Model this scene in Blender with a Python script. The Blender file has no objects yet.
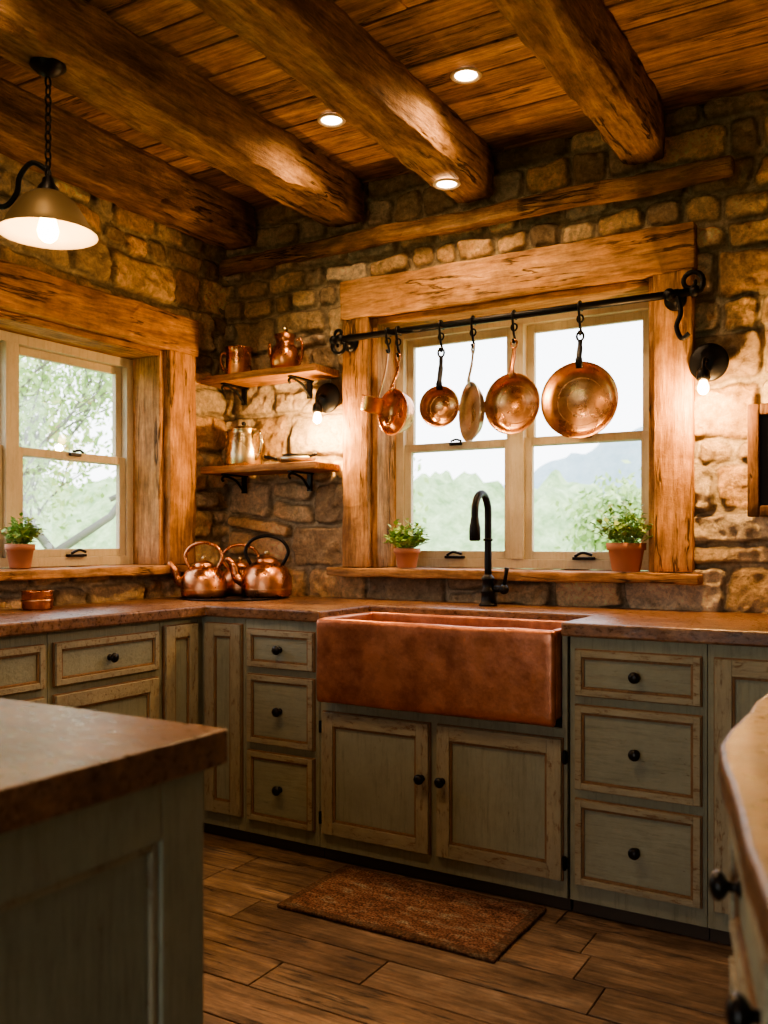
import bpy, math, random
import numpy as np
from mathutils import Vector, Matrix, noise as mn
random.seed(7)
S=bpy.context.scene
T=Matrix.Translation
def RZ(d): return Matrix.Rotation(math.radians(d),4,'Z')
def RX(d): return Matrix.Rotation(math.radians(d),4,'X')
def RY(d): return Matrix.Rotation(math.radians(d),4,'Y')

# ------------------------------------------------------------ materials
class NT:
    def __init__(s,name):
        s.m=bpy.data.materials.new(name); s.m.use_nodes=True
        s.t=s.m.node_tree; s.b=s.t.nodes['Principled BSDF']; s.out=s.t.nodes['Material Output']
        s._c=None
    def n(s,ty,**k):
        nd=s.t.nodes.new(ty)
        for a,v in k.items():
            if a in nd.inputs: nd.inputs[a].default_value=v
            else: setattr(nd,a,v)
        return nd
    def l(s,a,b): s.t.links.new(a,b)
    def coord(s,island=True):
        tc=s.n('ShaderNodeTexCoord')
        if not island: return tc.outputs['Object']
        g=s.n('ShaderNodeNewGeometry')
        vm=s.n('ShaderNodeVectorMath',operation='SCALE'); vm.inputs[0].default_value=(17,31,11)
        s.l(g.outputs['Random Per Island'],vm.inputs['Scale'])
        ad=s.n('ShaderNodeVectorMath',operation='ADD')
        s.l(tc.outputs['Object'],ad.inputs[0]); s.l(vm.outputs[0],ad.inputs[1])
        s.rnd=g.outputs['Random Per Island']
        return ad.outputs[0]
    def noise(s,co,scale=(1,1,1),detail=6,rough=.6,dist=0.0,sc=1.0):
        mp=s.n('ShaderNodeMapping'); mp.inputs['Scale'].default_value=scale
        s.l(co,mp.inputs['Vector'])
        no=s.n('ShaderNodeTexNoise'); no.inputs['Scale'].default_value=sc
        no.inputs['Detail'].default_value=detail; no.inputs['Roughness'].default_value=rough
        no.inputs['Distortion'].default_value=dist
        s.l(mp.outputs[0],no.inputs['Vector']); return no.outputs['Fac']
    def ramp(s,fac,stops):
        r=s.n('ShaderNodeValToRGB'); e=r.color_ramp.elements
        while len(e)<len(stops): e.new(.5)
        for i,(p,c) in enumerate(stops):
            e[i].position=p
            if not isinstance(c,(tuple,list)): c=(c,c,c)
            e[i].color=(c[0],c[1],c[2],1)
        s.l(fac,r.inputs[0]); return r.outputs[0]
    def mix(s,fac,a,b,mode='MIX'):
        m=s.n('ShaderNodeMix',data_type='RGBA',blend_type=mode)
        for src,i in ((fac,0),(a,6),(b,7)):
            if isinstance(src,(int,float)): m.inputs[i].default_value=src
            elif isinstance(src,tuple): m.inputs[i].default_value=(*src,1)
            else: s.l(src,m.inputs[i])
        return m.outputs[2]
    def math(s,op,a,b=0.0):
        m=s.n('ShaderNodeMath',operation=op)
        for src,i in ((a,0),(b,1)):
            if isinstance(src,(int,float)): m.inputs[i].default_value=src
            else: s.l(src,m.inputs[i])
        return m.outputs[0]
    def bump(s,h,st=.3,d=.01):
        b=s.n('ShaderNodeBump'); b.inputs['Strength'].default_value=st; b.inputs['Distance'].default_value=d
        s.l(h,b.inputs['Height']); s.l(b.outputs[0],s.b.inputs['Normal'])
    def set(s,**k):
        for a,v in k.items():
            a=a.replace('_',' ')
            if isinstance(v,tuple) and len(v)==3: v=(*v,1)
            if hasattr(v,'is_output'): s.l(v,s.b.inputs[a])
            else: s.b.inputs[a].default_value=v
        return s.m

def plain(name,c,rough=.5,metal=0.0,bump=0,bs=60):
    t=NT(name); t.set(Base_Color=c,Roughness=rough,Metallic=metal)
    if bump:
        t.bump(t.noise(t.coord(False),sc=bs,detail=4),bump,.004)
    return t.m

def wood(name,dark,mid,light,axis=0,rough=.6,bump=.4,across=16,var=.45,crack=True,al=.9,spec=.2,bd=.012,knots=False):
    t=NT(name); co=t.coord(True)
    sc=[across]*3; sc[axis]=al
    n1=t.noise(co,tuple(sc),detail=7,rough=.68,dist=.7)
    base=t.ramp(n1,[(.28,dark),(.5,mid),(.74,light)])
    sc2=[across*6]*3; sc2[axis]=7.0
    n2=t.noise(co,tuple(sc2),detail=4,rough=.7)
    base=t.mix(.8,base,t.ramp(n2,[(.3,.35),(.7,1.35)]),'MULTIPLY')
    n3=t.noise(co,(5,5,5),detail=8,rough=.75)
    base=t.mix(.75,base,t.ramp(n3,[(.34,.45),(.66,1.3)]),'MULTIPLY')
    v=t.math('ADD',t.math('MULTIPLY',t.rnd,var*2),1-var)
    cv=t.n('ShaderNodeCombineXYZ')
    for i in range(3): t.l(v,cv.inputs[i])
    base=t.mix(1.0,base,cv.outputs[0],'MULTIPLY')
    h=t.math('ADD',n1,t.math('MULTIPLY',n2,.5))
    h=t.math('ADD',h,n3)
    if knots:
        mp=t.n('ShaderNodeMapping'); k3=[9]*3; k3[axis]=4.5; mp.inputs['Scale'].default_value=tuple(k3); t.l(co,mp.inputs['Vector'])
        vo=t.n('ShaderNodeTexVoronoi'); vo.inputs['Scale'].default_value=.55; t.l(mp.outputs[0],vo.inputs['Vector'])
        base=t.mix(.85,base,t.ramp(vo.outputs['Distance'],[(.06,.22),(.10,.7),(.14,1.0)]),'MULTIPLY')
    if crack:
        sc4=[across*.9]*3; sc4[axis]=.8
        n4=t.noise(co,tuple(sc4),detail=5,rough=.6,dist=.4)
        cr=t.ramp(n4,[(.485,1.0),(.498,.1),(.502,.1),(.515,1.0)])
        n5=t.noise(co,(2.7,2.7,2.7),detail=2)
        mk=t.ramp(n5,[(.5,0.0),(.56,1.0)])
        base=t.mix(t.math('MULTIPLY',mk,.85),base,cr,'MULTIPLY')
        h=t.math('ADD',h,t.math('MULTIPLY',t.math('MULTIPLY',cr,mk),.8))
    t.bump(h,bump,bd)
    return t.set(Base_Color=base,Roughness=rough,Specular_IOR_Level=spec)

def paint(name,c,dk,wear,axis=2,wearfac=.5,rough=.6):
    t=NT(name); co=t.coord(True)
    sc=[70]*3; sc[axis]=7
    n1=t.noise(co,tuple(sc),detail=8,rough=.75,dist=.2)
    base=t.ramp(n1,[(.28,dk),(.50,c)])
    n0=t.noise(co,(6,6,6),detail=7,rough=.75)
    base=t.mix(.5,base,t.ramp(n0,[(.32,.70),(.68,1.2)]),'MULTIPLY')
    sc2=[60]*3; sc2[axis]=20
    n2=t.noise(co,tuple(sc2),detail=8,rough=.8)
    w=t.ramp(n2,[(1-wearfac-.03,0.0),(1-wearfac+.05,1.0)])
    base=t.mix(w,base,wear)
    t.bump(t.math('SUBTRACT',n1,t.math('MULTIPLY',w,.4)),.6,.006)
    return t.set(Base_Color=base,Roughness=rough,Specular_IOR_Level=.3)

def copper(name,c1,c2,r0=.2,r1=.42,ham=0.0,hs=45,metal=1.0):
    t=NT(name); co=t.coord(False)
    n=t.noise(co,(9,9,9),detail=7,rough=.7)
    col=t.ramp(n,[(.34,c2),(.60,c1)])
    r=t.ramp(t.noise(co,(14,14,14),detail=5),[(.35,r0),(.65,r1)])
    t.set(Base_Color=col,Metallic=metal,Roughness=r)
    if ham:
        v=t.n('ShaderNodeTexVoronoi'); v.inputs['Scale'].default_value=hs; t.l(co,v.inputs['Vector'])
        t.bump(t.math('ADD',v.outputs['Distance'],t.math('MULTIPLY',n,.6)),ham,.006)
    return t.m

def emis(name,c,st):
    t=NT(name); t.set(Base_Color=c,Emission_Color=c,Emission_Strength=st); return t.m

BEAM=lambda n,ax:wood(n,(.10,.050,.023),(.30,.16,.070),(.52,.32,.16),ax,.8,1.0,10,.12,al=1.8,bd=.025)
m_beamY=BEAM('hewn_beam_y',1); m_beamX=BEAM('hewn_beam_x',0)
m_ceil=wood('ceiling_board_wood',(.13,.062,.027),(.34,.18,.082),(.50,.30,.155),0,.75,.5,12,.28,True,knots=True)
m_floor=wood('floor_board_wood',(.10,.060,.036),(.26,.165,.102),(.40,.285,.195),0,.5,.45,13,.20,True,al=2.2,spec=.4,knots=True)
TC=((.25,.115,.042),(.45,.225,.09),(.63,.36,.17))
tX=wood('casing_wood_x',*TC,0,.65,.7,11,.10,al=1.8)
tY=wood('casing_wood_y',*TC,1,.65,.7,11,.10,al=1.8)
tZ=wood('casing_wood_z',*TC,2,.65,.7,11,.10,al=1.8)
m_shelf=wood('shelf_wood',(.14,.06,.02),(.38,.18,.07),(.55,.28,.12),0,.6,.5,14,.1)
m_dwood=wood('dark_frame_wood',(.05,.022,.01),(.12,.055,.024),(.2,.10,.05),2,.6,.5,14,.1)
m_sage=paint('sage_paint',(.295,.295,.215),(.21,.208,.15),(.17,.12,.07),2,.35)
m_sageP=paint('sage_panel',(.285,.29,.215),(.20,.203,.15),(.15,.115,.07),2,.36)
m_sageH=paint('sage_drawer_panel',(.285,.29,.215),(.20,.203,.15),(.15,.115,.07),0,.36)
m_worn=paint('worn_frame_v',(.34,.30,.205),(.25,.205,.13),(.22,.135,.072),2,.43)
m_wornH=paint('worn_frame_h',(.34,.30,.205),(.25,.205,.13),(.22,.135,.072),0,.43)
m_bead=paint('worn_bead',(.28,.17,.09),(.15,.085,.04),(.24,.13,.062),2,.5)
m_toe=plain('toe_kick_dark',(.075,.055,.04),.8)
m_frame=paint('window_frame_paint',(.52,.44,.31),(.42,.34,.22),(.36,.25,.14),2,.33)
m_iron=plain('black_iron',(.012,.011,.011),.42,.7,.25,80)
m_knob=plain('knob_black',(.012,.01,.009),.3,.5)
m_cop=copper('aged_copper',(.78,.36,.18),(.36,.14,.06),.18,.42,.06,70)
m_copIn=copper('copper_warm',(.84,.46,.24),(.45,.21,.09),.22,.42)
m_sink=copper('aged_sink_copper',(.64,.275,.16),(.34,.13,.078),.33,.46,.07,60,.95)
m_tin=copper('tin_lined',(.62,.56,.46),(.38,.30,.22),.25,.45)
m_brass=copper('brushed_brass',(.62,.49,.30),(.40,.29,.16),.2,.35)
m_terra=plain('terracotta',(.42,.17,.09),.8,0,.2,40)
m_soil=plain('soil',(.03,.018,.01),.95)
m_slate=plain('slate_board',(.014,.013,.012),.75)
m_chalk=plain('chalk_marks',(.5,.48,.42),.9)
m_white=plain('enamel_white',(.50,.40,.28),.45)
m_bulb=emis('bulb_glow',(1.0,.58,.23),32)
m_disc=emis('downlight_glow',(1.0,.76,.48),26)
m_plaster=plain('warm_plaster',(.45,.34,.23),.9,0,.3,20)
m_shade=plain('shade_bronze',(.26,.19,.10),.4,.6)

def mk_counter():
    t=NT('countertop_wood'); co=t.coord(False)
    n=t.noise(co,(3.5,9,9),detail=9,rough=.75,dist=.6)
    col=t.ramp(n,[(.30,(.075,.032,.014)),(.5,(.20,.095,.045)),(.70,(.34,.185,.092))])
    n2=t.noise(co,(40,75,75),detail=5,rough=.7)
    col=t.mix(.8,col,t.ramp(n2,[(.35,.4),(.65,1.25)]),'MULTIPLY')
    t.bump(t.math('ADD',n2,n),.35,.006)
    return t.set(Base_Color=col,Roughness=t.ramp(n2,[(.3,.22),(.7,.42)]))
m_counter=mk_counter()
def mk_rug():
    t=NT('rug_weave'); co=t.coord(False)
    n=t.noise(co,(10,30,5),detail=7,rough=.75)
    col=t.ramp(n,[(.34,(.085,.055,.036)),(.46,(.21,.10,.066)),(.54,(.26,.14,.09)),(.64,(.31,.26,.18))])
    n2=t.noise(co,(130,170,50),detail=2)
    col=t.mix(.95,col,t.ramp(n2,[(.36,.3),(.64,1.6)]),'MULTIPLY')
    sp=t.n('ShaderNodeSeparateXYZ'); t.l(co,sp.inputs[0])
    ax=t.math('GREATER_THAN',t.math('ABSOLUTE',sp.outputs[0]),.350); ay=t.math('GREATER_THAN',t.math('ABSOLUTE',sp.outputs[1]),.180)
    col=t.mix(t.math('MULTIPLY',t.math('MAXIMUM',ax,ay),.55),col,(.09,.06,.04))
    t.bump(n2,1.0,.01)
    return t.set(Base_Color=col,Roughness=.95,Specular_IOR_Level=.1)
m_rug=mk_rug()
def mk_leaf(name,a,b):
    t=NT(name); t.coord(True)
    t.set(Base_Color=t.ramp(t.rnd,[(0.0,a),(1.0,b)]),Roughness=.55); return t.m
m_leaf=mk_leaf('herb_leaf',(.12,.28,.05),(.34,.50,.14))
m_tleaf=mk_leaf('tree_leaf',(.32,.46,.15),(.60,.72,.32))
m_bark=plain('bark',(.22,.20,.17),.9,0,.5,30)
def mk_land(name,a,b,sc):
    t=NT(name); co=t.coord(False)
    t.set(Base_Color=t.ramp(t.noise(co,(sc,sc,sc),detail=9,rough=.8),[(.38,a),(.62,b)]),Roughness=1.0); return t.m
m_grass=mk_land('meadow',(.26,.36,.14),(.42,.52,.26),.7)
m_hill=mk_land('far_hill',(.28,.36,.38),(.40,.48,.48),.5)  # distance haze mixed into the hill colour as pale blue
m_hill2=mk_land('mid_wood',(.20,.32,.11),(.56,.68,.34),1.1)
def mk_stone():
    t=NT('sandstone_wall'); co=t.coord(False)
    at=t.n('ShaderNodeAttribute',attribute_name='Col')
    n=t.noise(co,(8,8,8),detail=10,rough=.78,dist=.3)
    n2=t.noise(co,(45,45,45),detail=7,rough=.78)
    col=t.mix(.8,at.outputs['Color'],t.ramp(n,[(.32,.5),(.5,1.05),(.68,1.5)]),'MULTIPLY')
    col=t.mix(.8,col,t.ramp(n2,[(.32,.5),(.68,1.4)]),'MULTIPLY')
    t.bump(t.math('ADD',n,t.math('MULTIPLY',n2,.5)),1.0,.04)
    return t.set(Base_Color=col,Roughness=.9,Specular_IOR_Level=.25)
m_stone=mk_stone()
def mk_glass():
    t=NT('window_glass'); tr=t.n('ShaderNodeBsdfTransparent'); gl=t.n('ShaderNodeBsdfGlossy'); gl.inputs['Roughness'].default_value=.02
    mx=t.n('ShaderNodeMixShader'); mx.inputs[0].default_value=.05
    t.l(tr.outputs[0],mx.inputs[1]); t.l(gl.outputs[0],mx.inputs[2]); t.l(mx.outputs[0],t.out.inputs['Surface']); return t.m
m_glass=mk_glass()

# ------------------------------------------------------------ builder
class B:
    def __init__(s): s.v=[];s.f=[];s.mi=[];s.sm=[];s.mats=[]
    def idx(s,m):
        if m not in s.mats: s.mats.append(m)
        return s.mats.index(m)
    def add(s,vs,fs,mat,smooth=False,M=None):
        o=len(s.v)
        s.v+= [tuple(M@Vector(p)) for p in vs] if M is not None else [tuple(p) for p in vs]
        i=s.idx(mat)
        for f in fs: s.f.append(tuple(o+k for k in f)); s.mi.append(i); s.sm.append(smooth)
    def box(s,x0,x1,y0,y1,z0,z1,mat,M=None):
        vs=[(x0,y0,z0),(x1,y0,z0),(x1,y1,z0),(x0,y1,z0),(x0,y0,z1),(x1,y0,z1),(x1,y1,z1),(x0,y1,z1)]
        s.add(vs,[(0,3,2,1),(4,5,6,7),(0,1,5,4),(1,2,6,5),(2,3,7,6),(3,0,4,7)],mat,False,M)
    def lathe(s,prof,mat,M=None,n=32,smooth=True):
        vs=[];fs=[]
        for r,z in prof:
            r=max(r,1e-4)
            for k in range(n):
                a=2*math.pi*k/n; vs.append((r*math.cos(a),r*math.sin(a),z))
        for i in range(len(prof)-1):
            for k in range(n):
                k2=(k+1)%n; fs.append((i*n+k,i*n+k2,(i+1)*n+k2,(i+1)*n+k))
        s.add(vs,fs,mat,smooth,M)
    def ball(s,r,mat,M=None,sz=1.0,n=16):
        s.lathe([(r*math.sin(math.pi*i/10),-r*sz*math.cos(math.pi*i/10)) for i in range(11)],mat,M,n)
    def tube(s,pts,r,mat,n=10,closed=False,flat=1.0,M=None,up=None):
        P=[Vector(p) for p in pts]; N=len(P); vs=[];fs=[]
        rs=r if isinstance(r,(list,tuple)) else [r]*N
        if len(rs)<N: rs=list(rs)+[rs[-1]]*(N-len(rs))
        def tan(i):
            a=P[(i-1)%N] if closed or i>0 else P[i]; b=P[(i+1)%N] if closed or i<N-1 else P[i]
            d=b-a; return d.normalized() if d.length>1e-9 else Vector((0,0,1))
        t0=tan(0); u=Vector(up) if up else (Vector((0,0,1)) if abs(t0.z)<.9 else Vector((1,0,0)))
        nrm=(u-t0*u.dot(t0)).normalized()
        for i in range(N):
            t=tan(i); nrm=(nrm-t*nrm.dot(t)).normalized(); bn=t.cross(nrm)
            for k in range(n):
                a=2*math.pi*k/n
                vs.append(tuple(P[i]+nrm*(rs[i]*math.cos(a)*flat)+bn*(rs[i]*math.sin(a))))
        R=N if closed else N-1
        for i in range(R):
            j=(i+1)%N
            for k in range(n):
                k2=(k+1)%n; fs.append((i*n+k,i*n+k2,j*n+k2,j*n+k))
        if not closed: fs.append(tuple(range(n-1,-1,-1))); fs.append(tuple((N-1)*n+k for k in range(n)))
        s.add(vs,fs,mat,True,M)
    def rough(s,x0,x1,y0,y1,z0,z1,mat,amp=.006,r=.012,step=.035,fr=6,M=None):
        lo=Vector((x0,y0,z0));hi=Vector((x1,y1,z1))
        r=min(r,*((hi-lo)*.45))
        def ax(a,b):
            k=max(1,int((b-a-2*r)/step)); L=[a,a+r*.4]+[a+r+(b-a-2*r)*i/k for i in range(k+1)]+[b-r*.4,b]; return L
        A=[ax(lo[i],hi[i]) for i in range(3)]; D={};vs=[];fs=[]
        def vid(i,j,k):
            key=(i,j,k)
            if key in D: return D[key]
            p=Vector((A[0][i],A[1][j],A[2][k]))
            q=Vector([min(max(p[c],lo[c]+r),hi[c]-r) for c in range(3)])
            d=p-q
            if d.length>1e-9: p=q+d.normalized()*r
            nz=mn.noise_vector(p*fr)*amp+mn.noise_vector(p*fr*3.3)*amp*.5
            p=p+nz; D[key]=len(vs); vs.append(tuple(p)); return D[key]
        n=[len(a) for a in A]
        for c in range(3):
            a,b=[(1,2),(0,2),(0,1)][c]
            for side in (0,n[c]-1):
                for i in range(n[a]-1):
                    for j in range(n[b]-1):
                        q=[]
                        for di,dj in ((0,0),(1,0),(1,1),(0,1)):
                            k=[0,0,0]; k[c]=side;k[a]=i+di;k[b]=j+dj; q.append(vid(*k))
                        fl=(side==0)^(c==1)
                        fs.append(tuple(reversed(q)) if fl else tuple(q))
        s.add(vs,fs,mat,True,M)
    def build(s,name,bevel=0,parent=None,origin=None):
        V=np.array(s.v); 
        if origin is None: origin=((V[:,0].min()+V[:,0].max())/2,(V[:,1].min()+V[:,1].max())/2,V[:,2].min())
        V=V-np.array(origin)
        me=bpy.data.meshes.new(name); me.from_pydata(V.tolist(),[],s.f)
        for m in s.mats: me.materials.append(m)
        me.polygons.foreach_set('material_index',s.mi); me.polygons.foreach_set('use_smooth',s.sm); me.update()
        o=bpy.data.objects.new(name,me); S.collection.objects.link(o); o.location=origin
        if bevel:
            b=o.modifiers.new('bevel','BEVEL'); b.width=bevel; b.segments=2; b.limit_method='ANGLE'; b.angle_limit=math.radians(50)
        return o

def smooth(pts,k=6):
    P=[Vector(p) for p in pts]; out=[]
    for i in range(len(P)-1):
        a=P[max(i-1,0)];b=P[i];c=P[i+1];d=P[min(i+2,len(P)-1)]
        for j in range(k):
            t=j/k
            out.append(.5*((2*b)+(c-a)*t+(2*a-5*b+4*c-d)*t*t+(3*b-a-3*c+d)*t**3))
    out.append(P[-1]); return out

def light(kind,name,parent,loc,energy,col,size=.03,rot=None,spot=None,blend=.6):
    d=bpy.data.lights.new(name,kind); d.energy=energy; d.color=col; d.shadow_soft_size=size
    if kind=='SPOT': d.spot_size=math.radians(spot); d.spot_blend=blend
    o=bpy.data.objects.new(name,d); S.collection.objects.link(o); o.parent=parent
    o.location=Vector(loc)-parent.location; return o

# ------------------------------------------------------------ stone walls
def vnoise(u,v,seed):
    def h(i,j):
        x=np.sin(i*127.1+j*311.7+seed*74.7)*43758.5453; return x-np.floor(x)
    i=np.floor(u);j=np.floor(v);fu=u-i;fv=v-j; fu=fu*fu*(3-2*fu); fv=fv*fv*(3-2*fv)
    return (h(i,j)*(1-fu)+h(i+1,j)*fu)*(1-fv)+(h(i,j+1)*(1-fu)+h(i+1,j+1)*fu)*fv
def fbm(u,v,seed,o=4):
    r=0;a=.5
    for k in range(o): r=r+a*(vnoise(u,v,seed+k*3)-.5); u=u*2.03;v=v*2.03;a*=.5
    return r
PAL=np.array([(.66,.45,.25),(.56,.37,.20),(.50,.36,.22),(.76,.55,.32),(.40,.28,.17),(.64,.50,.34),(.68,.43,.22),(.56,.44,.30)])*1.15
def stone_wall(name,L,H,pos,holes,seed,res,thick,backs):
    rg=np.random.RandomState(seed)
    nu=int(L/res)+1;nv=int(H/res)+1
    u,v=np.meshgrid(np.linspace(0,L,nu),np.linspace(0,H,nv))
    uw=u+.07*fbm(u*3,v*3,seed+1)+.035*fbm(u*13,v*13,seed+2)
    vw=v+.14*fbm(u*1.6,v*1.6,seed+5)+.04*fbm(u*9,v*9,seed+6)
    rb=[-.2]
    while rb[-1]<H+.3: rb.append(rb[-1]+rg.choice([.10,.125,.15,.175,.20],p=[.15,.22,.25,.23,.15]))
    rb=np.array(rb); row=np.clip(np.searchsorted(rb,vw)-1,0,len(rb)-2)
    d=np.zeros_like(u);col=np.zeros(u.shape+(3,));tilt=np.zeros_like(u)
    for r in range(len(rb)-1):
        m=row==r
        if not m.any(): continue
        h=rb[r+1]-rb[r]; cb=[-.3-rg.rand()*.2]
        while cb[-1]<L+.4: cb.append(cb[-1]+max(.12,h*(.9+rg.rand()*1.5)))
        cb=np.array(cb); c=np.clip(np.searchsorted(cb,uw[m])-1,0,len(cb)-2)
        n=len(cb)-1; w=np.diff(cb)
        split=(rg.rand(n)<.22)&(h>.14)&(w>.16); sp=.35+.3*rg.rand(n)
        lv=vw[m]-rb[r]; lu=uw[m]-cb[c]
        s_=split[c]; cut=sp[c]*h; up=s_&(lv>cut)
        lo=np.where(up,cut,0); hi=np.where(s_&~up,cut,h)
        du=np.minimum(lu,w[c]-lu); dv=np.minimum(lv-lo,hi-lv)
        R=.035; a=np.clip(du,-1,R);b=np.clip(dv,-1,R)
        d[m]=R-np.sqrt((R-a)**2+(R-b)**2)
        cid=rg.randint(0,len(PAL),(n,2)); br=.70+.55*rg.rand(n,2)
        k=up.astype(int); col[m]=PAL[cid[c,k]]*br[c,k][:,None]
        tx=(rg.rand(n,2)-.5);ty=(rg.rand(n,2)-.5);off=rg.rand(n,2)
        tilt[m]=tx[c,k]*(lu-w[c]/2)*.12+ty[c,k]*(lv-(lo+hi)/2)*.22+off[c,k]*.012
    t=np.clip((d-.003)/.015,0,1); t=t*t*(3-2*t)
    hgt=t*(.018+tilt+.045*fbm(u*9,v*9,seed+9)+.040*fbm(u*24,v*24,seed+12))+.010*fbm(u*25,v*25,seed+15)
    hgt=np.clip(hgt,-.01,.048)
    mort=np.array((.56,.44,.29))
    tc=t[...,None]; C=col*tc+mort*(1-tc)
    C=C*(1-.5*np.exp(-((d-.010)/.0055)**2))[...,None]
    P=pos(u,v,hgt); V=P.reshape(-1,3)
    iu,iv=np.meshgrid(np.arange(nu-1),np.arange(nv-1))
    cu=(iu+.5)*L/(nu-1);cv=(iv+.5)*H/(nv-1); keep=np.ones(cu.shape,bool)
    for (a,b,c,e) in holes: keep&=~((cu>a)&(cu<b)&(cv>c)&(cv<e))
    base=(iv*nu+iu)[keep]; F=np.stack([base,base+1,base+nu+1,base+nu],1)
    bb=B(); bb.mats=[m_stone]
    for bx in backs: bb.box(*bx,m_stone)
    n0=len(V); allv=V.tolist()+[list(p) for p in bb.v]; allf=F.tolist()+[[k+n0 for k in f] for f in bb.f]
    me=bpy.data.meshes.new(name); me.from_pydata(allv,[],allf)
    me.materials.append(m_stone)
    at=me.color_attributes.new('Col','FLOAT_COLOR','POINT')
    cc=np.ones((len(allv),4)); cc[:n0,:3]=C.reshape(-1,3); cc[n0:,:3]=mort
    at.data.foreach_set('color',cc.ravel())
    me.polygons.foreach_set('use_smooth',[True]*len(F)+[False]*len(bb.f)); me.update()
    o=bpy.data.objects.new(name,me); S.collection.objects.link(o); return o

RW=4.2; FY=-5.6; CH=2.80
stone_wall('wall_back',RW,CH,lambda u,v,h:np.stack([u,-h,v],-1),[(.86,2.17,1.04,2.21)],11,.0075,.25,
  [(-.25,.87,.012,.25,0,CH),(2.16,RW+.1,.012,.25,0,CH),(.87,2.16,.012,.25,0,1.05),(.87,2.16,.012,.25,2.2,CH)])
stone_wall('wall_left',-FY,CH,lambda u,v,h:np.stack([h,-u,v],-1),[(.44,1.82,1.05,2.08)],23,.010,.25,
  [(-.25,-.012,-.45,0.0,0,CH),(-.25,-.012,FY,-1.81,0,CH),(-.25,-.012,-1.81,-.45,0,1.06),(-.25,-.012,-1.81,-.45,2.07,CH)])
b=B(); b.box(RW,RW+.1,FY,0,0,CH,m_plaster); b.build('wall_right')
DX0,DX1,DH=1.1,3.1,2.1  # opening added in the unseen front wall for daylight fill
b=B(); b.box(-.25,DX0,FY-.1,FY,0,CH,m_plaster); b.box(DX1,RW+.1,FY-.1,FY,0,CH,m_plaster); b.box(DX0,DX1,FY-.1,FY,DH,CH,m_plaster); b.build('wall_front')
b=B()
for xa in (DX0,DX0+.96,DX1-.08): b.box(xa,xa+.08,FY-.09,FY-.02,0,DH,m_frame)
b.box(DX0,DX1,FY-.09,FY-.02,DH-.09,DH,m_frame); b.box(DX0,DX1,FY-.09,FY-.02,0,.12,m_frame)
b.box(DX0+.05,DX1-.05,FY-.06,FY-.054,.1,DH-.05,m_glass); b.build('fill_door_1',bevel=.003)  # glass doors added behind the camera to let fill light onto the cabinets

# floor & ceiling as real boards
b=B(); y=FY
b.box(-.1,RW,FY,0.0,-.08,-.022,m_toe)
while y<-.01:
    w=.16; x=-.05-random.random()*.9
    while x<RW:
        l=.8+random.random()*1.1
        xa,xb=max(x,0),min(x+l,RW)
        if xb-xa>.02: b.box(xa+.0018,xb-.0018,y+.0025,min(y+w,0)-.0025,-.022,random.uniform(-.002,0),m_floor)
        x+=l
    y+=w
b.build('floor',bevel=.002)
b=B(); y=FY
b.box(-.25,RW+.1,FY,.25,CH+.02,CH+.10,m_toe)
while y<0:
    w=.15; x=-random.random()*2
    while x<RW:
        l=1.6+random.random()*1.5; xa,xb=max(x,-.0),min(x+l,RW)
        if xb-xa>.02: b.box(xa+.001,xb-.001,y+.0035,min(y+w,0)-.0035,CH+random.uniform(0,.005),CH+.024,m_ceil)
        x+=l
    y+=w
b.build('ceiling',bevel=.004)

# beams : rough hewn near-square section with gouges
def beam(xc,w,h0,seed,y0=FY+.02,y1=-.055):
    n=44; N=300; vs=[];fs=[]
    for i in range(N+1):
        y=y1+(y0-y1)*i/N
        for k in range(n):
            a=2*math.pi*k/n; c,s_=math.cos(a),math.sin(a)
            e=.30; px=math.copysign(abs(c)**e,c); pz=math.copysign(abs(s_)**e,s_)
            P=Vector((px*2,y*1.3,pz*2+seed))
            g=mn.noise(Vector((px*6,y*1.2,pz*6+seed*2)))
            d=.94+.06*mn.noise(P)+.06*mn.noise(Vector((px*3,y*6,pz*3+seed)))+.07*mn.noise(Vector((px*7,y*14,pz*7+seed)))-.14*max(0,g-.22)
            en=1-.14*max(0,1-i/4)
            vs.append((xc+w/2*px*d*en+.020*mn.noise(Vector((seed,y*.9,0))),y,(h0+.112)+(.118)*pz*d*en+.014*mn.noise(Vector((0,y*1.1,seed)))))
    for i in range(N):
        for k in range(n):
            k2=(k+1)%n; fs.append((i*n+k,i*n+k2,(i+1)*n+k2,(i+1)*n+k))
    fs.append(tuple(range(n))); fs.append(tuple(N*n+k for k in range(n)))
    b=B(); b.add(vs,fs,m_beamY,True); return b
for i,(xc,w) in enumerate([(.17,.18),(.78,.19),(1.41,.185),(2.11,.17),(2.82,.2),(3.42,.2),(4.0,.2)]):
    beam(xc,w,2.60,i*7.3).build('ceiling_beam')
b=B(); b.rough(.06,2.44,-.115,-.05,2.495,2.565,m_beamX,.013,.018,.03,4.5); b.build('timber_ledge_beam')

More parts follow.
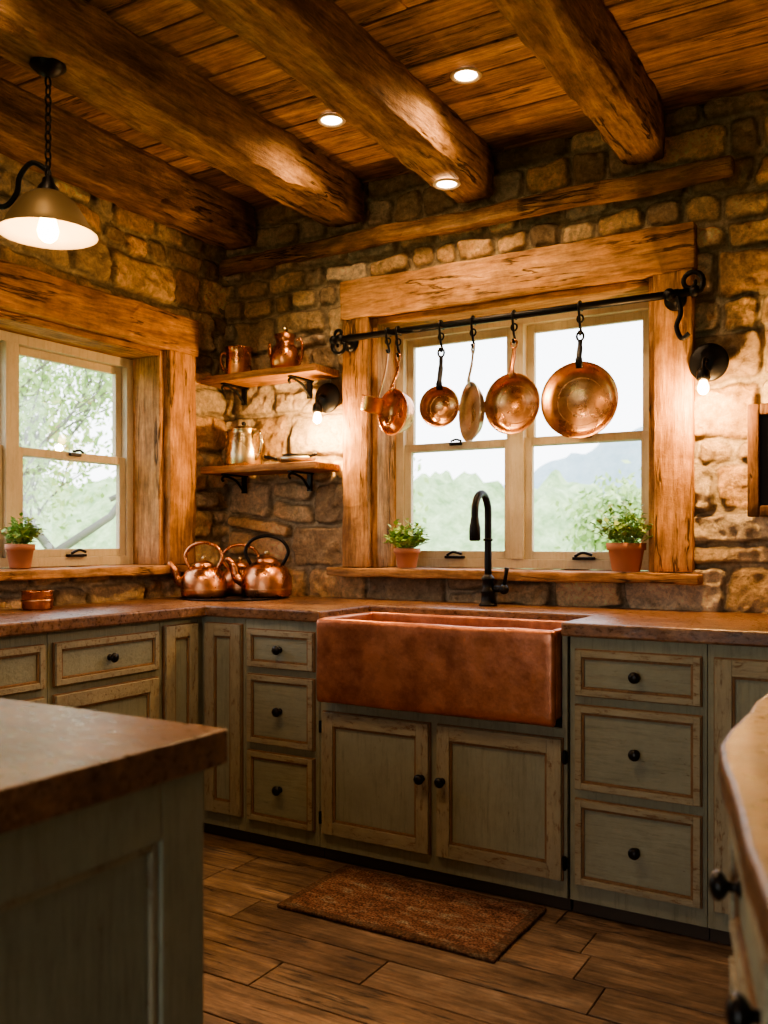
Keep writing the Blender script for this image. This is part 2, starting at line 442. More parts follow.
# ------------------------------------------------------------ windows & casings
def window(name,M,W,z0,z1,D=.07):
    b=B(); f=.04
    b.box(0,f,0,D,z0,z1,m_frame,M); b.box(W-f,W,0,D,z0,z1,m_frame,M)
    b.box(f,W-f,0,D,z0,z0+f,m_frame,M); b.box(f,W-f,0,D,z1-f,z1,m_frame,M)
    b.box(W/2-.03,W/2+.03,-.006,D,z0+f,z1-f,m_frame,M)
    zm=(z0+z1)/2+.0
    for xa,xb in ((f,W/2-.03),(W/2+.03,W-f)):
        for (za,zb,ya) in ((z0+f,zm+.018,.012),(zm-.018,z1-f,.036)):
            st=.034
            b.box(xa,xa+st,ya,ya+.024,za,zb,m_frame,M); b.box(xb-st,xb,ya,ya+.024,za,zb,m_frame,M)
            b.box(xa+st,xb-st,ya,ya+.024,za,za+st,m_frame,M); b.box(xa+st,xb-st,ya,ya+.024,zb-st,zb,m_frame,M)
            b.box(xa+st,xb-st,ya+.010,ya+.014,za+st,zb-st,m_glass,M)
        xm=(xa+xb)/2
        b.box(xm-.03,xm+.03,-.002,.012,zm+.002,zm+.014,m_iron,M)
        b.tube(smooth([(xm-.02,-.004,zm+.02),(xm+.01,-.012,zm+.026),(xm+.035,-.006,zm+.018)],4),.005,m_iron,8,M=M)
        b.box(xm-.045,xm+.045,-.018,.01,z0+f,z0+f+.012,m_iron,M)
        b.tube(smooth([(xm-.035,-.012,z0+f+.014),(xm,-.02,z0+f+.03),(xm+.04,-.016,z0+f+.02)],4),.006,m_iron,8,M=M)
    return b.build(name,bevel=.003)
window('window_1',T((.914,.135,0)),1.20,1.072,2.158)
window('window_2',T((-.135,-1.79,0))@RZ(90),1.31,1.082,2.028)
def portal(name,loc,rot,sx,sy):
    d=bpy.data.lights.new(name,'AREA'); d.shape='RECTANGLE'; d.size=sx; d.size_y=sy
    try: d.cycles.is_portal=True
    except Exception: return
    o=bpy.data.objects.new(name,d); S.collection.objects.link(o); o.location=loc; o.rotation_euler=rot
portal('window_portal',(1.514,.23,1.61),(math.radians(-90),0,0),1.25,1.12)
portal('window_portal',(-.235,-1.13,1.56),(math.radians(-90),0,math.radians(90)),1.36,1.02)
portal('fill_door_portal',(2.1,FY-.12,1.05),(math.radians(90),0,0),2.0,2.1)

b=B() # back casing
b.rough(.745,2.292,-.078,-.02,2.19,2.362,tX,.006,.006,.025,6)
b.rough(.752,.884,-.070,-.02,1.072,2.195,tZ,.005,.006,.025,6)
b.rough(2.144,2.285,-.070,-.02,1.072,2.195,tZ,.005,.006,.025,6)
b.rough(.884,.914,-.03,.22,1.07,2.19,tZ,.002,.006,.06,5)
b.rough(2.114,2.144,-.03,.22,1.07,2.19,tZ,.002,.006,.06,5)
b.rough(.914,2.114,-.03,.22,2.16,2.19,tX,.002,.006,.06,5)
b.build('trim_1')
b=B(); b.rough(.70,2.315,-.125,.21,1.032,1.070,tX,.004,.007,.03,7); b.build('trim_2')
b=B() # left casing
b.rough(.02,.075,-1.99,-.268,2.06,2.232,tY,.006,.006,.025,6)
b.rough(.02,.068,-.45,-.28,1.082,2.065,tZ,.005,.006,.025,6)
b.rough(.02,.068,-1.98,-1.80,1.082,2.065,tZ,.005,.006,.025,6)
b.rough(-.22,.03,-.48,-.45,1.08,2.06,tZ,.002,.006,.06,5)
b.rough(-.22,.03,-1.82,-1.79,1.08,2.06,tZ,.002,.006,.06,5)
b.rough(-.22,.03,-1.79,-.48,2.03,2.06,tY,.002,.006,.06,5)
b.build('trim_3')
b=B(); b.rough(-.21,.10,-2.02,-.245,1.042,1.080,tY,.004,.007,.03,7); b.build('trim_4')

# ------------------------------------------------------------ cabinets
def knob(b,x,z,M,y=-.02):
    b.lathe([(0.0,0),(.012,0),(.012,.003),(.006,.006),(.006,.014),(.013,.018),(.0185,.025),(.016,.032),(.007,.036),(0,.037)],m_knob,M@T((x,y,z))@RX(90),20)
def front(b,M,w,z0,z1,kind,kn=None,hinge=None):
    """local: x 0..w, out = -y"""
    if kind=='drawer': fw=.024; fv,fh=m_wornH,m_wornH; pm=m_sageH
    else: fw=.052; fv,fh=m_worn,m_wornH; pm=m_sageP
    t=.020
    b.box(.0,w,-.009,0,z0,z1,m_bead,M)
    e=.004
    b.box(e,fw,-t,-.006,z0+e,z1-e,fv,M); b.box(w-fw,w-e,-t,-.006,z0+e,z1-e,fv,M)
    b.box(fw,w-fw,-t,-.006,z1-fw,z1-e,fh,M); b.box(fw,w-fw,-t,-.006,z0+e,z0+fw,fh,M)
    q=.008
    b.box(fw,fw+q,-.0155,-.006,z0+fw,z1-fw,m_bead,M); b.box(w-fw-q,w-fw,-.0155,-.006,z0+fw,z1-fw,m_bead,M)
    b.box(fw+q,w-fw-q,-.0155,-.006,z0+fw,z0+fw+q,m_bead,M); b.box(fw+q,w-fw-q,-.0155,-.006,z1-fw-q,z1-fw,m_bead,M)
    b.box(fw+q,w-fw-q,-.010,-.006,z0+fw+q,z1-fw-q,pm,M)
    if kn is not None:
        for (kx,kz) in kn: knob(b,kx,kz,M,-.010 if kind=='drawer' else -t)
    if hinge is not None:
        for hz in (z0+.06,z1-.06):
            b.lathe([(0,-.022),(.006,-.022),(.006,.022),(0,.022)],m_iron,M@T((hinge,-.012,hz)),10)
            b.box(hinge-.009,hinge+.009,-.010,-.004,hz-.018,hz+.018,m_iron,M)
DR=[(.70,.85),(.405,.675),(.105,.378)]
FYc=-.72; BK=-.055
def body(b,x0,x1,top=.888):
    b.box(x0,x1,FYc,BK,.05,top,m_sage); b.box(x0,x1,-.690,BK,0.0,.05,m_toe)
def drawers(b,M,w,ks=None):
    for z0,z1 in DR: front(b,M,w,z0,z1,'drawer',[(k,(z0+z1)/2) for k in (ks or [w/2])])
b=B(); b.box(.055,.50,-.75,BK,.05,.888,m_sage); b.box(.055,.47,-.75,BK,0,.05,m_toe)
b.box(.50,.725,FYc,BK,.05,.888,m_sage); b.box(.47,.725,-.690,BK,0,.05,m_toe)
front(b,T((.525,FYc,0)),.190,.105,.865,'door'); b.build('corner_base_cabinet',bevel=.0025)
b=B(); body(b,.727,1.078); drawers(b,T((.742,FYc,0)),.318); b.build('base_drawer_cabinet',bevel=.0025)
b=B(); body(b,1.08,2.035,.592); b.box(1.08,1.094,FYc,-.40,.592,.888,m_sage); b.box(2.017,2.035,FYc,-.40,.592,.888,m_sage)
front(b,T((1.095,FYc,0)),.452,.105,.562,'door',[(.425,.37)],hinge=-.006)
front(b,T((1.572,FYc,0)),.452,.105,.562,'door',[(.027,.37)],hinge=.458)
b.build('sink_base_cabinet',bevel=.0025)
b=B(); body(b,2.044,2.462); drawers(b,T((2.062,FYc,0)),.388); b.build('base_drawer_cabinet',bevel=.0025)
b=B(); body(b,2.464,4.18); front(b,T((2.482,FYc,0)),.30,.105,.85,'door',[(.27,.5)]); b.build('base_door_cabinet',bevel=.0025)
def leftbody(b,ya,yb):
    b.box(.055,.50,ya,yb,.05,.888,m_sage); b.box(.055,.47,ya,yb,0,.05,m_toe)
ML=lambda y:T((.50,y,0))@RZ(90)
b=B(); leftbody(b,-.955,-.752); front(b,ML(-.945),.185,.105,.865,'door'); b.build('base_door_cabinet',bevel=.0025)
for y0 in (-1.475,-1.995,-2.515,-3.035):
    b=B(); leftbody(b,y0,y0+.518)
    front(b,ML(y0+.018),.482,.70,.85,'drawer',[(.241,.775)])
    front(b,ML(y0+.018),.482,.105,.675,'door',[(.43,.5)]); b.build('base_drawer_cabinet',bevel=.0025)
b=B(); pts=[(2.80,-.745),(2.81,-2.28),(2.915,-2.72),(2.95,-2.91),(3.39,-2.91),(3.39,-.745)]
def prism(b,pts,z0,z1,mat):
    n=len(pts); vs=[(p[0],p[1],z0) for p in pts]+[(p[0],p[1],z1) for p in pts]
    a=sum(pts[i][0]*pts[(i+1)%n][1]-pts[(i+1)%n][0]*pts[i][1] for i in range(n))
    fs=[tuple(range(n-1,-1,-1)),tuple(range(n,2*n))]+[(i,(i+1)%n,n+(i+1)%n,n+i) for i in range(n)]
    if a<0: fs=[tuple(reversed(f)) for f in fs]
    b.add(vs,fs,mat)
prism(b,pts,.062,.888,m_sage)
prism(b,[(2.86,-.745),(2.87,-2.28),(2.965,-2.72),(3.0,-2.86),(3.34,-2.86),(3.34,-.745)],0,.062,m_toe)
for k in range(3):
    drawers(b,T((2.8035+.003*k,-.80-k*.495,0))@RZ(-89.63),.46)
ang=math.degrees(math.atan2(-.44,.105))
drawers(b,T((2.8135,-2.295,0))@RZ(ang),.42,[.055,.365])
b.build('peninsula_cabinet',bevel=.0025)

def slab(b,outl,z0,z1,mat,jit=.004,step=.05):
    pts=[]
    n=len(outl)
    for i in range(n):
        p=Vector((*outl[i],0));q=Vector((*outl[(i+1)%n],0)); k=max(1,int((q-p).length/step))
        for j in range(k):
            r=p+(q-p)*j/k
            pts.append((r.x+jit*mn.noise(Vector((r.x*9,r.y*9,3))),r.y+jit*mn.noise(Vector((r.x*9,r.y*9,9)))))
    prism(b,pts,z0,z1,mat)
b=B()
slab(b,[(.03,-.03),(RW-.02,-.03),(RW-.02,-.745),(3.42,-.745),(3.42,-2.94),(2.95,-2.94),(2.885,-2.735),(2.80,-2.37),(2.777,-2.29),(2.77,-.745),(2.020,-.745),(2.020,-.40),(1.097,-.40),(1.097,-.745),(.535,-.745),(.535,-3.03),(.03,-3.03)],.888,.932,m_counter,.008)
b.build('kitchen_countertop',bevel=.007)

# island
b=B()
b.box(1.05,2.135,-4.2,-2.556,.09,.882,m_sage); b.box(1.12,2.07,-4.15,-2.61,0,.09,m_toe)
MI=T((2.135,-4.166,0))@RZ(90)
for ya,yb in ((0,.075),(1.53,1.61)):
    b.box(ya,yb,-.02,0,.09,.882,m_sage,MI)
b.box(.075,1.53,-.02,0,.80,.882,m_sage,MI); b.box(.075,1.53,-.02,0,.09,.17,m_sage,MI)
for x0 in (.075,.82):
    w=.71
    b.box(x0,x0+.012,-.014,0,.17,.80,m_worn,MI); b.box(x0+w-.012,x0+w,-.014,0,.17,.80,m_worn,MI)
    b.box(x0+.012,x0+w-.012,-.014,0,.788,.80,m_worn,MI); b.box(x0+.012,x0+w-.012,-.014,0,.17,.182,m_worn,MI)
    b.box(x0+.012,x0+w-.012,-.006,0,.182,.788,m_sageP,MI)
b.box(.785,.82,-.02,0,.17,.80,m_sage,MI)
slab(b,[(1.0,-2.53),(2.175,-2.53),(2.175,-4.25),(1.0,-4.25)],.882,.93,m_counter,.004)
b.build('kitchen_island',bevel=.005)

# sink
b=B(); x0,x1,yf,yb,z0,z1=1.102,2.014,-.785,-.406,.602,.908
b.rough(x0,x1,yf,yf+.035,z0,z1,m_sink,.003,.016,.02,6)
b.rough(x0,x1,yb-.022,yb,z0+.02,z1,m_sink,.001,.01,.04,8)
b.rough(x0,x0+.024,yf+.03,yb-.01,z0+.02,z1,m_sink,.001,.01,.04,8)
b.rough(x1-.024,x1,yf+.03,yb-.01,z0+.02,z1,m_sink,.001,.01,.04,8)
b.box(x0+.01,x1-.01,yf+.02,yb-.01,z0+.015,z0+.045,m_sink)
b.lathe([(0,0),(.035,0),(.042,.004),(.04,.006),(0,.003)],m_iron,T((1.57,-.6,z0+.046)))
b.build('farmhouse_sink')

# faucet
b=B(); fx,fy=1.528,-.20
b.lathe([(0,0),(.036,0),(.036,.008),(.028,.014),(.026,.05),(.030,.054),(.030,.062),(.024,.07),(.022,.10),(.026,.104),(.026,.112),(.018,.12),(.0145,.125)],m_iron,T((fx,fy,.932)),24)
p=[(fx,fy,1.05),(fx,fy,1.20)]+[(fx,fy-.062+.062*math.cos(a),1.30+.075*math.sin(a)) for a in [math.pi*i/8 for i in range(0,9)]]+[(fx,fy-.124,1.28)]
b.tube(smooth(p,4),.0145,m_iron,14)
b.lathe([(0,0),(.018,0),(.022,.005),(.022,.05),(.018,.07),(.014,.10)],m_iron,T((fx,fy-.124,1.19)),20)
b.lathe([(.017,0),(.021,.004),(.017,.010)],m_iron,T((fx,fy,1.19)),16)
b.tube([(fx+.02,fy,1.0),(fx+.065,fy,1.0)],.013,m_iron,14)
b.ball(.02,m_iron,T((fx+.068,fy,1.0)))
b.tube([(fx+.068,fy,1.01),(fx+.078,fy-.004,1.06),(fx+.083,fy-.006,1.085)],[.008,.007,.010],m_iron,10)
b.build('kitchen_faucet')

# ------------------------------------------------------------ pot rail + pans
RYp,RZp=-.16,2.08
b=B(); b.tube([(.80,RYp,RZp),(2.30,RYp,RZp)],.0145,m_iron,14)
def spiral(c,r,turns,a0,sgn):
    out=[]
    for i in range(22):
        t=i/21; a=a0+sgn*turns*2*math.pi*t; rr=r*(1-.75*t); out.append((c[0]+rr*math.cos(a),c[1],c[2]+rr*math.sin(a)))
    return out
for xs,sg in ((.80,1),(2.225,-1)):
    Mx=T((xs,-.07,RZp))@RX(90)
    b.lathe([(0,0),(.04,0),(.04,.010),(.028,.016),(.016,.02),(.014,.07),(.02,.075),(.02,.105),(0,.108)],m_iron,Mx,24)
b.tube(spiral((.80,RYp-.002,RZp-.03),.045,1.3,math.pi/2,1),[.010-.0002*i for i in range(22)],m_iron,10)
b.tube(spiral((.795,RYp-.002,RZp+.025),.026,1.0,-math.pi/2,-1),.007,m_iron,10)
b.tube(spiral((2.30,RYp-.002,RZp+.035),.048,1.3,-math.pi/2,1),[.011-.0002*i for i in range(22)],m_iron,10)
b.tube(smooth([(2.25,RYp,RZp),(2.265,RYp-.01,RZp-.07),(2.25,RYp-.01,RZp-.12),(2.268,RYp-.012,RZp-.165),(2.295,RYp-.012,RZp-.15)],5),.009,m_iron,10)
b.ball(.02,m_iron,T((.765,RYp,RZp))); b.ball(.022,m_iron,T((2.312,RYp,RZp)))
b.build('pot_rail')
def shook(b,x,top=RZp,ln=.10):
    y=RYp
    p=[(x,y+.020,top-.012),(x,y+.019,top+.008),(x,y,top+.0195),(x,y-.019,top+.006),(x,y-.013,top-.03),(x,y-.003,top-ln+.03),(x,y+.010,top-ln+.008),(x,y,top-ln-.006),(x,y-.013,top-ln+.006)]
    b.tube(smooth(p,4),.0052,m_iron,8)
    b.tube([(x+.012*math.cos(a),y,top-ln*.45+.014*math.sin(a)) for a in [2*math.pi*i/12 for i in range(12)]],.004,m_iron,6,closed=True)
def pan(name,x,zc,r,depth,turn,mo,mi_,hl=None,handle_mat=None):
    b=B(); hook=.10; shook(b,x)
    M=T((x,RYp,0))@RZ(turn)
    Mp=M@T((0,depth/2,zc))@RX(90)
    br=r*.80
    b.lathe([(0,-.001),(br*.97,0),(br,.003),(r*.93,depth*.55),(r,depth),(r+.004,depth+.002),(r+.003,depth-.002)],mo,Mp,48)
    b.lathe([(0,.003),(br*.94,.004),(r*.90,depth*.6),(r-.003,depth),(r+.003,depth+.002)],mi_,Mp,48)
    for rr in (.35,.62): b.lathe([(r*rr,.0035),(r*rr+.002,.0048),(r*rr+.004,.0035)],mi_,Mp,40)
    hm=handle_mat or mo
    ht=RZp-hook; yb=-depth/2
    b.tube(smooth([(0,yb+.004,zc+r*.86),(0,yb-.004,zc+r+.012),(0,-.006,(zc+r+ht)/2),(0,0,ht-.025)],5),[.014]*6+[.011]*5+[.009]*5,hm,10,flat=.4,M=M,up=(0,1,0))
    b.tube([(.013*math.cos(a),0,ht-.012+.017*math.sin(a)) for a in [2*math.pi*i/14 for i in range(14)]],.0045,hm,8,closed=True,M=M)
    for sx in (-.006,.006): b.ball(.004,m_brass,M@T((sx,yb+.0,zc+r*.93)))
    return b.build(name)
pan('copper_frying_pan',1.891,1.722,.142,.045,8,m_cop,m_copIn,handle_mat=m_iron)
pan('copper_frying_pan',1.622,1.730,.117,.04,-4,m_cop,m_copIn)
pan('tin_skillet',1.444,1.712,.118,.03,-44,m_tin,m_tin)
pan('copper_saucepan',1.299,1.742,.082,.05,10,m_cop,m_copIn,handle_mat=m_iron)
pan('copper_saucepan',1.095,1.735,.095,.06,-22,m_cop,m_copIn)
b=B(); x=1.045
shook(b,x,ln=.08)
b.tube(smooth([(x,RYp,2.0),(x-.01,RYp-.004,1.92),(x-.03,RYp-.01,1.84),(x-.045,RYp-.015,1.795)],5),.006,m_copIn,8,flat=.6)
b.lathe([(0,0),(.040,.002),(.046,.012),(.050,.065),(.053,.068),(.048,.065),(.043,.014),(0,.006)],m_copIn,T((x-.058,RYp-.05,1.735))@RY(14),28)
b.build('copper_ladle')

# ------------------------------------------------------------ sconces / lamps
WARM=(1.0,.58,.23)
def sconce(x,z,ybase,yoff):
    b=B()
    M=T((x,ybase,z))@RX(90)
    b.lathe([(0,0),(.045,0),(.045,yoff),(.068,yoff),(.070,yoff+.006),(.064,yoff+.012),(.05,yoff+.014),(.03,yoff+.024),(.012,yoff+.03),(0,yoff+.03)],m_iron,M,36)
    y=ybase-yoff
    b.tube(smooth([(x,y-.02,z),(x-.002,y-.06,z+.004),(x-.004,y-.078,z-.018),(x-.004,y-.08,z-.045)],6),.0075,m_iron,10)
    b.lathe([(0,.0),(.012,-.002),(.022,-.014),(.025,-.04),(.021,-.046),(.0,-.046)],m_iron,T((x-.004,y-.08,z-.03)),20)
    b.lathe([(.012,0),(.014,-.008),(.019,-.022),(.0195,-.034),(.014,-.044),(.006,-.050),(0,-.051)],m_bulb,T((x-.004,y-.08,z-.075)),20)
    o=b.build('sconce_lamp')
    light('POINT','sconce_light',o,(x-.004,y-.10,z-.150),25,WARM,.02)
sconce(.668,1.845,-.03,.03)
sconce(2.345,1.835,-.03,.052)

b=B(); px,py=.78,-1.70  # pendant
b.lathe([(0,0),(.05,0),(.052,-.012),(.03,-.03),(.012,-.04),(0,-.042)],m_iron,T((px,py,2.605)),24)
zt=2.565;i=0
while zt>2.285:
    R_=.5*.034
    pts=[(0,.009*math.cos(a),R_*math.sin(a)) for a in [2*math.pi*k/12 for k in range(12)]]
    b.tube(pts,.0032,m_iron,6,closed=True,M=T((px,py,zt-R_))@RZ(90*(i%2))); zt-=.027;i+=1
b.tube([(px,py,2.30),(px,py,2.24)],.006,m_iron,10)
b.lathe([(.006,2.27),(.016,2.262),(.018,2.25),(.03,2.235),(.034,2.205),(.030,2.20)],m_iron,T((px,py,0)),24)
b.lathe([(.030,2.222),(.050,2.216),(.078,2.195),(.105,2.155),(.124,2.120),(.136,2.103),(.142,2.098)],m_shade,T((px,py,0)),48)
b.lathe([(.142,2.098),(.134,2.101),(.121,2.118),(.102,2.151),(.075,2.190),(.048,2.208),(.02,2.212),(0,2.212)],m_white,T((px,py,0)),48)
b.lathe([(.012,2.2),(.014,2.17),(.026,2.13),(.031,2.108),(.026,2.088),(.014,2.077),(0,2.075)],m_bulb,T((px,py,0)),24)
dx,dy=-.80,-.47 
def A_(t,z): return (px+dx*t,py+dy*t,z)
b.tube(smooth([A_(.0,2.285),A_(.05,2.31),A_(.09,2.27),A_(.10,2.22),A_(.14,2.18),A_(.2,2.2),A_(.24,2.27),A_(.2,2.31),A_(.17,2.29)],5),.008,m_iron,10)
b.tube(smooth([A_(.2,2.2),A_(.27,2.15),A_(.36,2.2),A_(.42,2.28)],5),.008,m_iron,10)
o=b.build('pendant_lamp')
light('POINT','pendant_light',o,(px,py,2.040),8,(1.0,.60,.28),.02)

def downlight(x,y,z,e,vis=True):
    b=B(); b.lathe([(.052,0),(.055,-.004),(.050,-.008),(.040,-.006),(.038,.0)],m_white,T((x,y,z)),32)
    b.lathe([(.0385,-.002),(0,-.002)],m_disc,T((x,y,z)),32)
    o=b.build('recessed_downlight',origin=(x,y,z-.008))
    light('SPOT','downlight_spot',o,(x,y,z-.012),e,(1.0,.66,.36),.035,spot=160,blend=.8)
downlight(1.655,-.67,2.798,38); downlight(1.07,-.63,2.798,38); downlight(1.41,-.33,2.588,14)
for x,y,e in ((1.725,-1.9,34),(1.08,-2.1,20),(2.46,-4.4,18),(1.08,-4.6,18)): downlight(x,y,2.798,e)  # unseen extra downlights, added as room fill

# ------------------------------------------------------------ shelves
def shelf(z):
    b=B(); b.rough(.05,.715,-.235,-.035,z-.034,z,m_shelf,.003,.006,.03,7)
    for bx in (.17,.56):
        b.box(bx-.011,bx+.011,-.21,-.035,z-.042,z-.035,m_iron)
        b.box(bx-.011,bx+.011,-.060,-.045,z-.12,z-.035,m_iron)
        b.tube(smooth([(bx,-.052,z-.115),(bx,-.07,z-.10),(bx,-.11,z-.065),(bx,-.16,z-.05),(bx,-.20,z-.047),(bx,-.215,z-.06),(bx,-.205,z-.07)],5),.006,m_iron,8)
    b.build('kitchen_shelf',bevel=0)
shelf(1.972); shelf(1.542)
def handle(b,M,r,z0,z1,mat,out=.045,t=.006):
    b.tube(smooth([(r*.97,0,z1),(r+out*.6,0,z1+.006),(r+out,0,(z0+z1)/2+.02),(r+out*.6,0,z0+.01),(r*.97,0,z0)],6),t,mat,10,M=M)
b=B(); M=T((.20,-.13,1.975))
b.lathe([(0,0),(.058,0),(.062,.006),(.060,.10),(.064,.132),(.067,.136),(.062,.134),(.057,.10),(.055,.01),(0,.008)],m_cop,M); handle(b,M@RZ(200),.06,.03,.11,m_cop,.03); b.build('copper_mug')
b=B(); M=T((.475,-.13,1.975))
b.lathe([(0,0),(.050,0),(.066,.02),(.070,.06),(.060,.10),(.042,.125),(.040,.14),(.052,.165),(.048,.167),(.036,.14),(0,.13)],m_cop,M)
b.lathe([(0,.185),(.004,.183),(.03,.170),(.048,.162)],m_cop,M); b.ball(.013,m_brass,M@T((0,0,.193)))
handle(b,M@RZ(20),.055,.03,.14,m_cop,.03); b.tube(smooth([(-.06,0,.05),(-.085,0,.09),(-.09,0,.14)],4),[.014,.013,.012,.011,.010,.009,.008,.007,.007],m_cop,10,M=M)
b.build('copper_coffee_pot')
b=B(); M=T((.235,-.135,1.545))
b.lathe([(0,0),(.088,0),(.092,.006),(.089,.06),(.074,.15),(.070,.168),(.074,.172),(.062,.178),(.02,.192),(0,.193)],m_brass,M,40)
b.ball(.011,m_iron,M@T((0,0,.202))); handle(b,M@RZ(-10),.077,.03,.155,m_brass,.05,.007)
b.tube([(-.068,0,.11),(-.097,0,.145),(-.110,0,.17)],[.02,.014,.010],m_brass,12,M=M); b.build('brass_pitcher')
b=B(); M=T((.545,-.135,1.545))
b.lathe([(0,0),(.070,0),(.085,.012),(.092,.026),(.088,.026),(.07,.008),(0,.006)],m_tin,M,36)
b.lathe([(0,.012),(.05,.012),(.064,.034),(.068,.04),(.062,.04),(.045,.02),(0,.018)],m_iron,M,36)
b.tube([(.08,-.01,.026),(.13,-.03,.036)],.007,m_iron,8,M=M); b.tube([(-.08,-.03,.024),(-.14,-.06,.034)],.007,m_iron,8,M=M)
b.build('skillet_stack')

# ------------------------------------------------------------ kettles on tray
b=B(); b.lathe([(0,0),(.235,0),(.238,.004),(.225,.006),(0,.006)],m_iron,T((.33,-.325,.933)),56); b.build('serving_tray')
def kettle(x,y,z,r,rot,name='copper_kettle',hm=None):
    b=B(); M=T((x,y,z))@RZ(rot)
    b.lathe([(0,0),(r*.9,0),(r*.97,.006),(r,.03),(r*.98,r*.75),(r*.82,r*1.10),(r*.55,r*1.32),(r*.42,r*1.38),(r*.43,r*1.43),(r*.36,r*1.5),(r*.12,r*1.60),(0,r*1.61)],m_cop,M,44)
    b.lathe([(r*.97,.028),(r*1.02,.033),(r*.985,.04)],m_copIn,M,44)
    b.ball(r*.11,m_brass,M@T((0,0,r*1.70)))
    sp=smooth([(r*.85,0,r*.55),(r*1.2,0,r*.75),(r*1.35,0,r*1.2),(r*1.62,0,r*1.5)],5)
    b.tube(sp,[r*(.26-.155*i/(len(sp)-1)) for i in range(len(sp))],m_cop,14,M=M)
    hp=smooth([(r*.62,0,r*1.22),(r*.86,0,r*1.75),(r*.6,0,r*2.2),(0,0,r*2.38),(-r*.6,0,r*2.2),(-r*.86,0,r*1.75),(-r*.62,0,r*1.22)],5)
    b.tube(hp,[.0075]*len(hp),hm or m_cop,10,flat=1.5,M=M,up=(0,1,0))
    return b.build(name)
kettle(.455,-.24,.940,.115,205,hm=m_iron)
kettle(.245,-.425,.940,.102,200)
kettle(.255,-.185,.940,.098,215)
b=B(); M=T((.14,-1.23,.933))
b.lathe([(0,0),(.052,0),(.056,.006),(.056,.066),(.059,.07),(.053,.068),(.05,.01),(0,.008)],m_cop,M,32)
b.lathe([(.0565,.03),(.059,.034),(.0565,.038)],m_copIn,M,32)
b.build('copper_bowl')

# ------------------------------------------------------------ plants
def plant(x,y,z,r,h,fr,fh,n,seed):
    rd=random.Random(seed); b=B(); M=T((x,y,z))
    b.lathe([(0,0),(r*.68,0),(r*.72,.004),(r*.9,h*.74),(r,h*.75),(r*1.02,h),(r*.9,h),(r*.86,h*.85)],m_terra,M,36)
    b.lathe([(r*.87,h*.86),(0,h*.9)],m_soil,M,20)
    for i in range(n):
        a=rd.random()*6.283; e=rd.random()**.6; rad=fr*e; hh=fh*(1-.55*e*e)*(.45+.55*rd.random())
        tip=Vector((rad*math.cos(a),rad*math.sin(a),h*.9+hh)); root=Vector((.3*r*math.cos(a),.3*r*math.sin(a),h*.85))
        mid=(tip+root)/2+Vector((0,0,.01))
        b.tube([root,mid,tip],.0011,m_leaf,4,M=M)
        for k in range(7):
            t=.35+.65*k/6; c=root.lerp(tip,t)+Vector((rd.uniform(-.010,.010),rd.uniform(-.010,.010),0))
            L=rd.uniform(.020,.036); az=rd.random()*6.283; el=rd.uniform(-.2,.9)
            d=Vector((math.cos(az)*math.cos(el),math.sin(az)*math.cos(el),math.sin(el))); s_=d.cross(Vector((0,0,1))).normalized()*L*.36; u_=s_.cross(d).normalized()*L*.12
            b.add([c,c+d*L*.45+s_+u_,c+d*L,c+d*L*.45-s_+u_,c+d*L*.5],[(0,4,1),(1,4,2),(2,4,3),(3,4,0)],m_leaf,True,M)
    b.build('potted_herb')
plant(1.065,-.03,1.073,.058,.085,.105,.135,70,1)
plant(2.03,-.03,1.073,.074,.11,.135,.18,65,2)
plant(-.03,-1.175,1.083,.055,.095,.085,.12,60,3)

# rug
b=B(); b.rough(1.205,1.972,-1.15,-.735,.001,.014,m_rug,.005,.005,.02,5); b.build('floor_rug')
# framed board
b=B()
b.rough(2.475,2.515,-.085,-.05,1.275,1.675,m_dwood,.002,.006,.04); b.rough(2.77,2.81,-.085,-.05,1.275,1.675,m_dwood,.002,.006,.04)
b.rough(2.515,2.77,-.085,-.05,1.635,1.675,m_dwood,.002,.006,.04); b.rough(2.515,2.77,-.085,-.05,1.275,1.315,m_dwood,.002,.006,.04)
b.box(2.50,2.785,-.065,-.05,1.30,1.65,m_slate)
for i in range(6): b.box(2.545,2.545+[.19,.14,.2,.11,.17,.08][i],-.0665,-.065,1.585-i*.045,1.590-i*.045,m_chalk)
b.build('framed_chalkboard')

# ------------------------------------------------------------ outdoors
b=B(); n=40; vs=[];fs=[]
for j in range(n+1):
    for i in range(n+1):
        X=-90+180*i/n; Y=-60+170*j/n; vs.append((X,Y,-.7+mn.noise(Vector((X*.05,Y*.05,0)))*.3))
for j in range(n):
    for i in range(n): fs.append((j*(n+1)+i,j*(n+1)+i+1,(j+1)*(n+1)+i+1,(j+1)*(n+1)+i))
b.add(vs,fs,m_grass,True); b.build('outdoor_meadow')
def ridge(name,p0,p1,hf,mat,n=120,am=.5):
    b=B();vs=[];fs=[];p0=Vector(p0);p1=Vector(p1); m=10
    nrm=Vector((-(p1-p0).y,(p1-p0).x,0)).normalized()
    for i in range(n+1):
        p=p0.lerp(p1,i/n); h=hf(i/n)
        for j in range(m+1):
            t=j/m; q=p+nrm*t*10; zz=-.4+(h+.4)*math.sin(t*math.pi/2)+ am*mn.noise(Vector((q.x*.6,q.y*.6,t*3)))+am*.6*mn.noise(Vector((q.x*1.7,q.y*1.7,t*6)))
            vs.append((q.x,q.y,zz))
    for i in range(n):
        for j in range(m): fs.append((i*(m+1)+j,(i+1)*(m+1)+j,(i+1)*(m+1)+j+1,i*(m+1)+j+1))
    b.add(vs,fs,mat,True); b.build(name)
ridge('distant_hill',(-60,48,0),(25,55,0),lambda t:max(4,6.6+(t-.47)*36)+.8*mn.noise(Vector((t*12,0,0)))+.4*mn.noise(Vector((t*60,0,0))),m_hill,200)
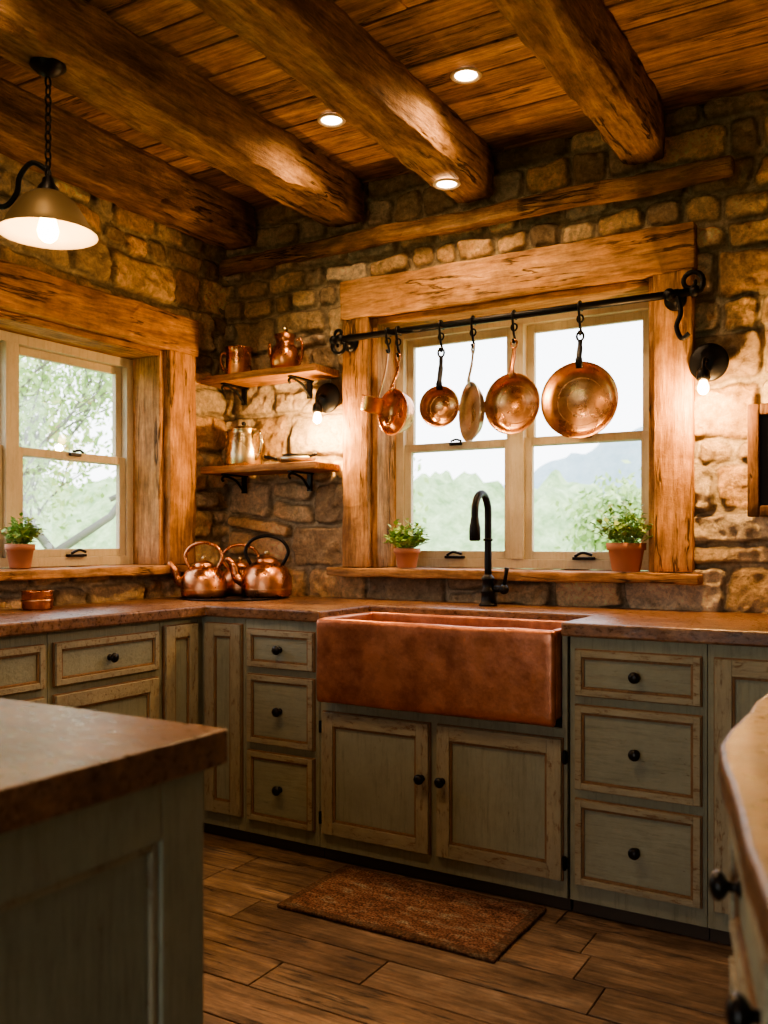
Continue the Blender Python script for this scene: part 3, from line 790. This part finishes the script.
ridge('distant_woodland',(-48,26,0),(12,30,0),lambda t:4.4-1.5*max(0,t-.45)*3+1.2*mn.noise(Vector((t*14,4,0)))+.9*mn.noise(Vector((t*50,2,0))),m_hill2,300,1.0)
ridge('distant_woodland',(-40,-25,0),(-48,26,0),lambda t:3.2+1.2*mn.noise(Vector((t*11,9,0)))+.9*mn.noise(Vector((t*50,2,0))),m_hill2,300,.9)

def tree(x,y,z,hgt,seed,nleaf=5,depth=5,lean=0,leaf=.05,spread=.13):
    rd=random.Random(seed); b=B(); L=[]
    def br(p,d,l,r,k):
        q=p+d*l; mid=(p+q)/2+Vector((rd.uniform(-1,1),rd.uniform(-1,1),rd.uniform(-1,1)))*l*.06
        b.tube([p,mid,q],[r,r*.85,r*.68],m_bark,6)
        if k==0: L.append((q,d)); return
        for i in range(3 if k>1 else 2):
            nd=(d+Vector((rd.uniform(-1,1),rd.uniform(-1,1),rd.uniform(-.45,.75)))*.75).normalized()
            br(q if i<2 else p.lerp(q,.6),nd,l*rd.uniform(.62,.82),r*.62,k-1)
        if k<3: L.append((q,d))
    br(Vector((x,y,z)),Vector((lean,0,1)).normalized(),hgt,hgt*.045,depth)
    for q,d in L:
        for i in range(nleaf):
            c=q+Vector((rd.gauss(0,spread),rd.gauss(0,spread),rd.gauss(0,spread))); s=leaf*rd.uniform(.6,1.3)
            a=Vector((rd.uniform(-1,1),rd.uniform(-1,1),rd.uniform(-1,1))).normalized(); e=a.orthogonal().normalized()*s*.5
            b.add([c-a*s,c+e,c+a*s,c-e],[(0,1,2,3)],m_tleaf)
    b.build('garden_tree')
tree(-5.2,3.2,-.7,1.75,4,20,5,.02,.045,.22)
tree(-8.0,4.9,-.7,1.7,21,16,5,0,.06,.28)
tree(-11.5,7.2,-.7,2.1,9,14,5,0,.09,.35)
tree(-9.0,15,-.7,1.6,12,16,5,0,.10,.35)
tree(-2.2,16,-.7,1.0,16,14,5,0,.10,.3)

# ------------------------------------------------------------ world
w=bpy.data.worlds.new('overcast_sky'); S.world=w; w.use_nodes=True
nt=w.node_tree; bg=nt.nodes['Background']
tc=nt.nodes.new('ShaderNodeTexCoord'); sp=nt.nodes.new('ShaderNodeSeparateXYZ'); rp=nt.nodes.new('ShaderNodeValToRGB')
rp.color_ramp.elements[0].position=.0; rp.color_ramp.elements[0].color=(.95,.97,1,1)
rp.color_ramp.elements[1].position=.8; rp.color_ramp.elements[1].color=(.74,.85,1,1)
nt.links.new(tc.outputs['Generated'],sp.inputs[0]); nt.links.new(sp.outputs[2],rp.inputs[0]); nt.links.new(rp.outputs[0],bg.inputs[0])
bg.inputs[1].default_value=5.0

# ------------------------------------------------------------ camera
cd=bpy.data.cameras.new('camera'); cam=bpy.data.objects.new('camera',cd); S.collection.objects.link(cam)
cam.location=(3.0,-3.5,1.19); cam.rotation_euler=(math.radians(90),0,math.radians(30.6))
cd.sensor_fit='HORIZONTAL'; cd.sensor_width=24; cd.lens=24*905/768; cd.shift_y=(541-512)/768
cd.clip_start=.02; cd.clip_end=300
cd.dof.use_dof=True; cd.dof.focus_distance=3.4; cd.dof.aperture_fstop=3.5
S.camera=cam
S.view_settings.view_transform='AgX'
try: S.view_settings.look='AgX - Medium High Contrast'
except Exception as e: print(e)
S.view_settings.exposure=.2
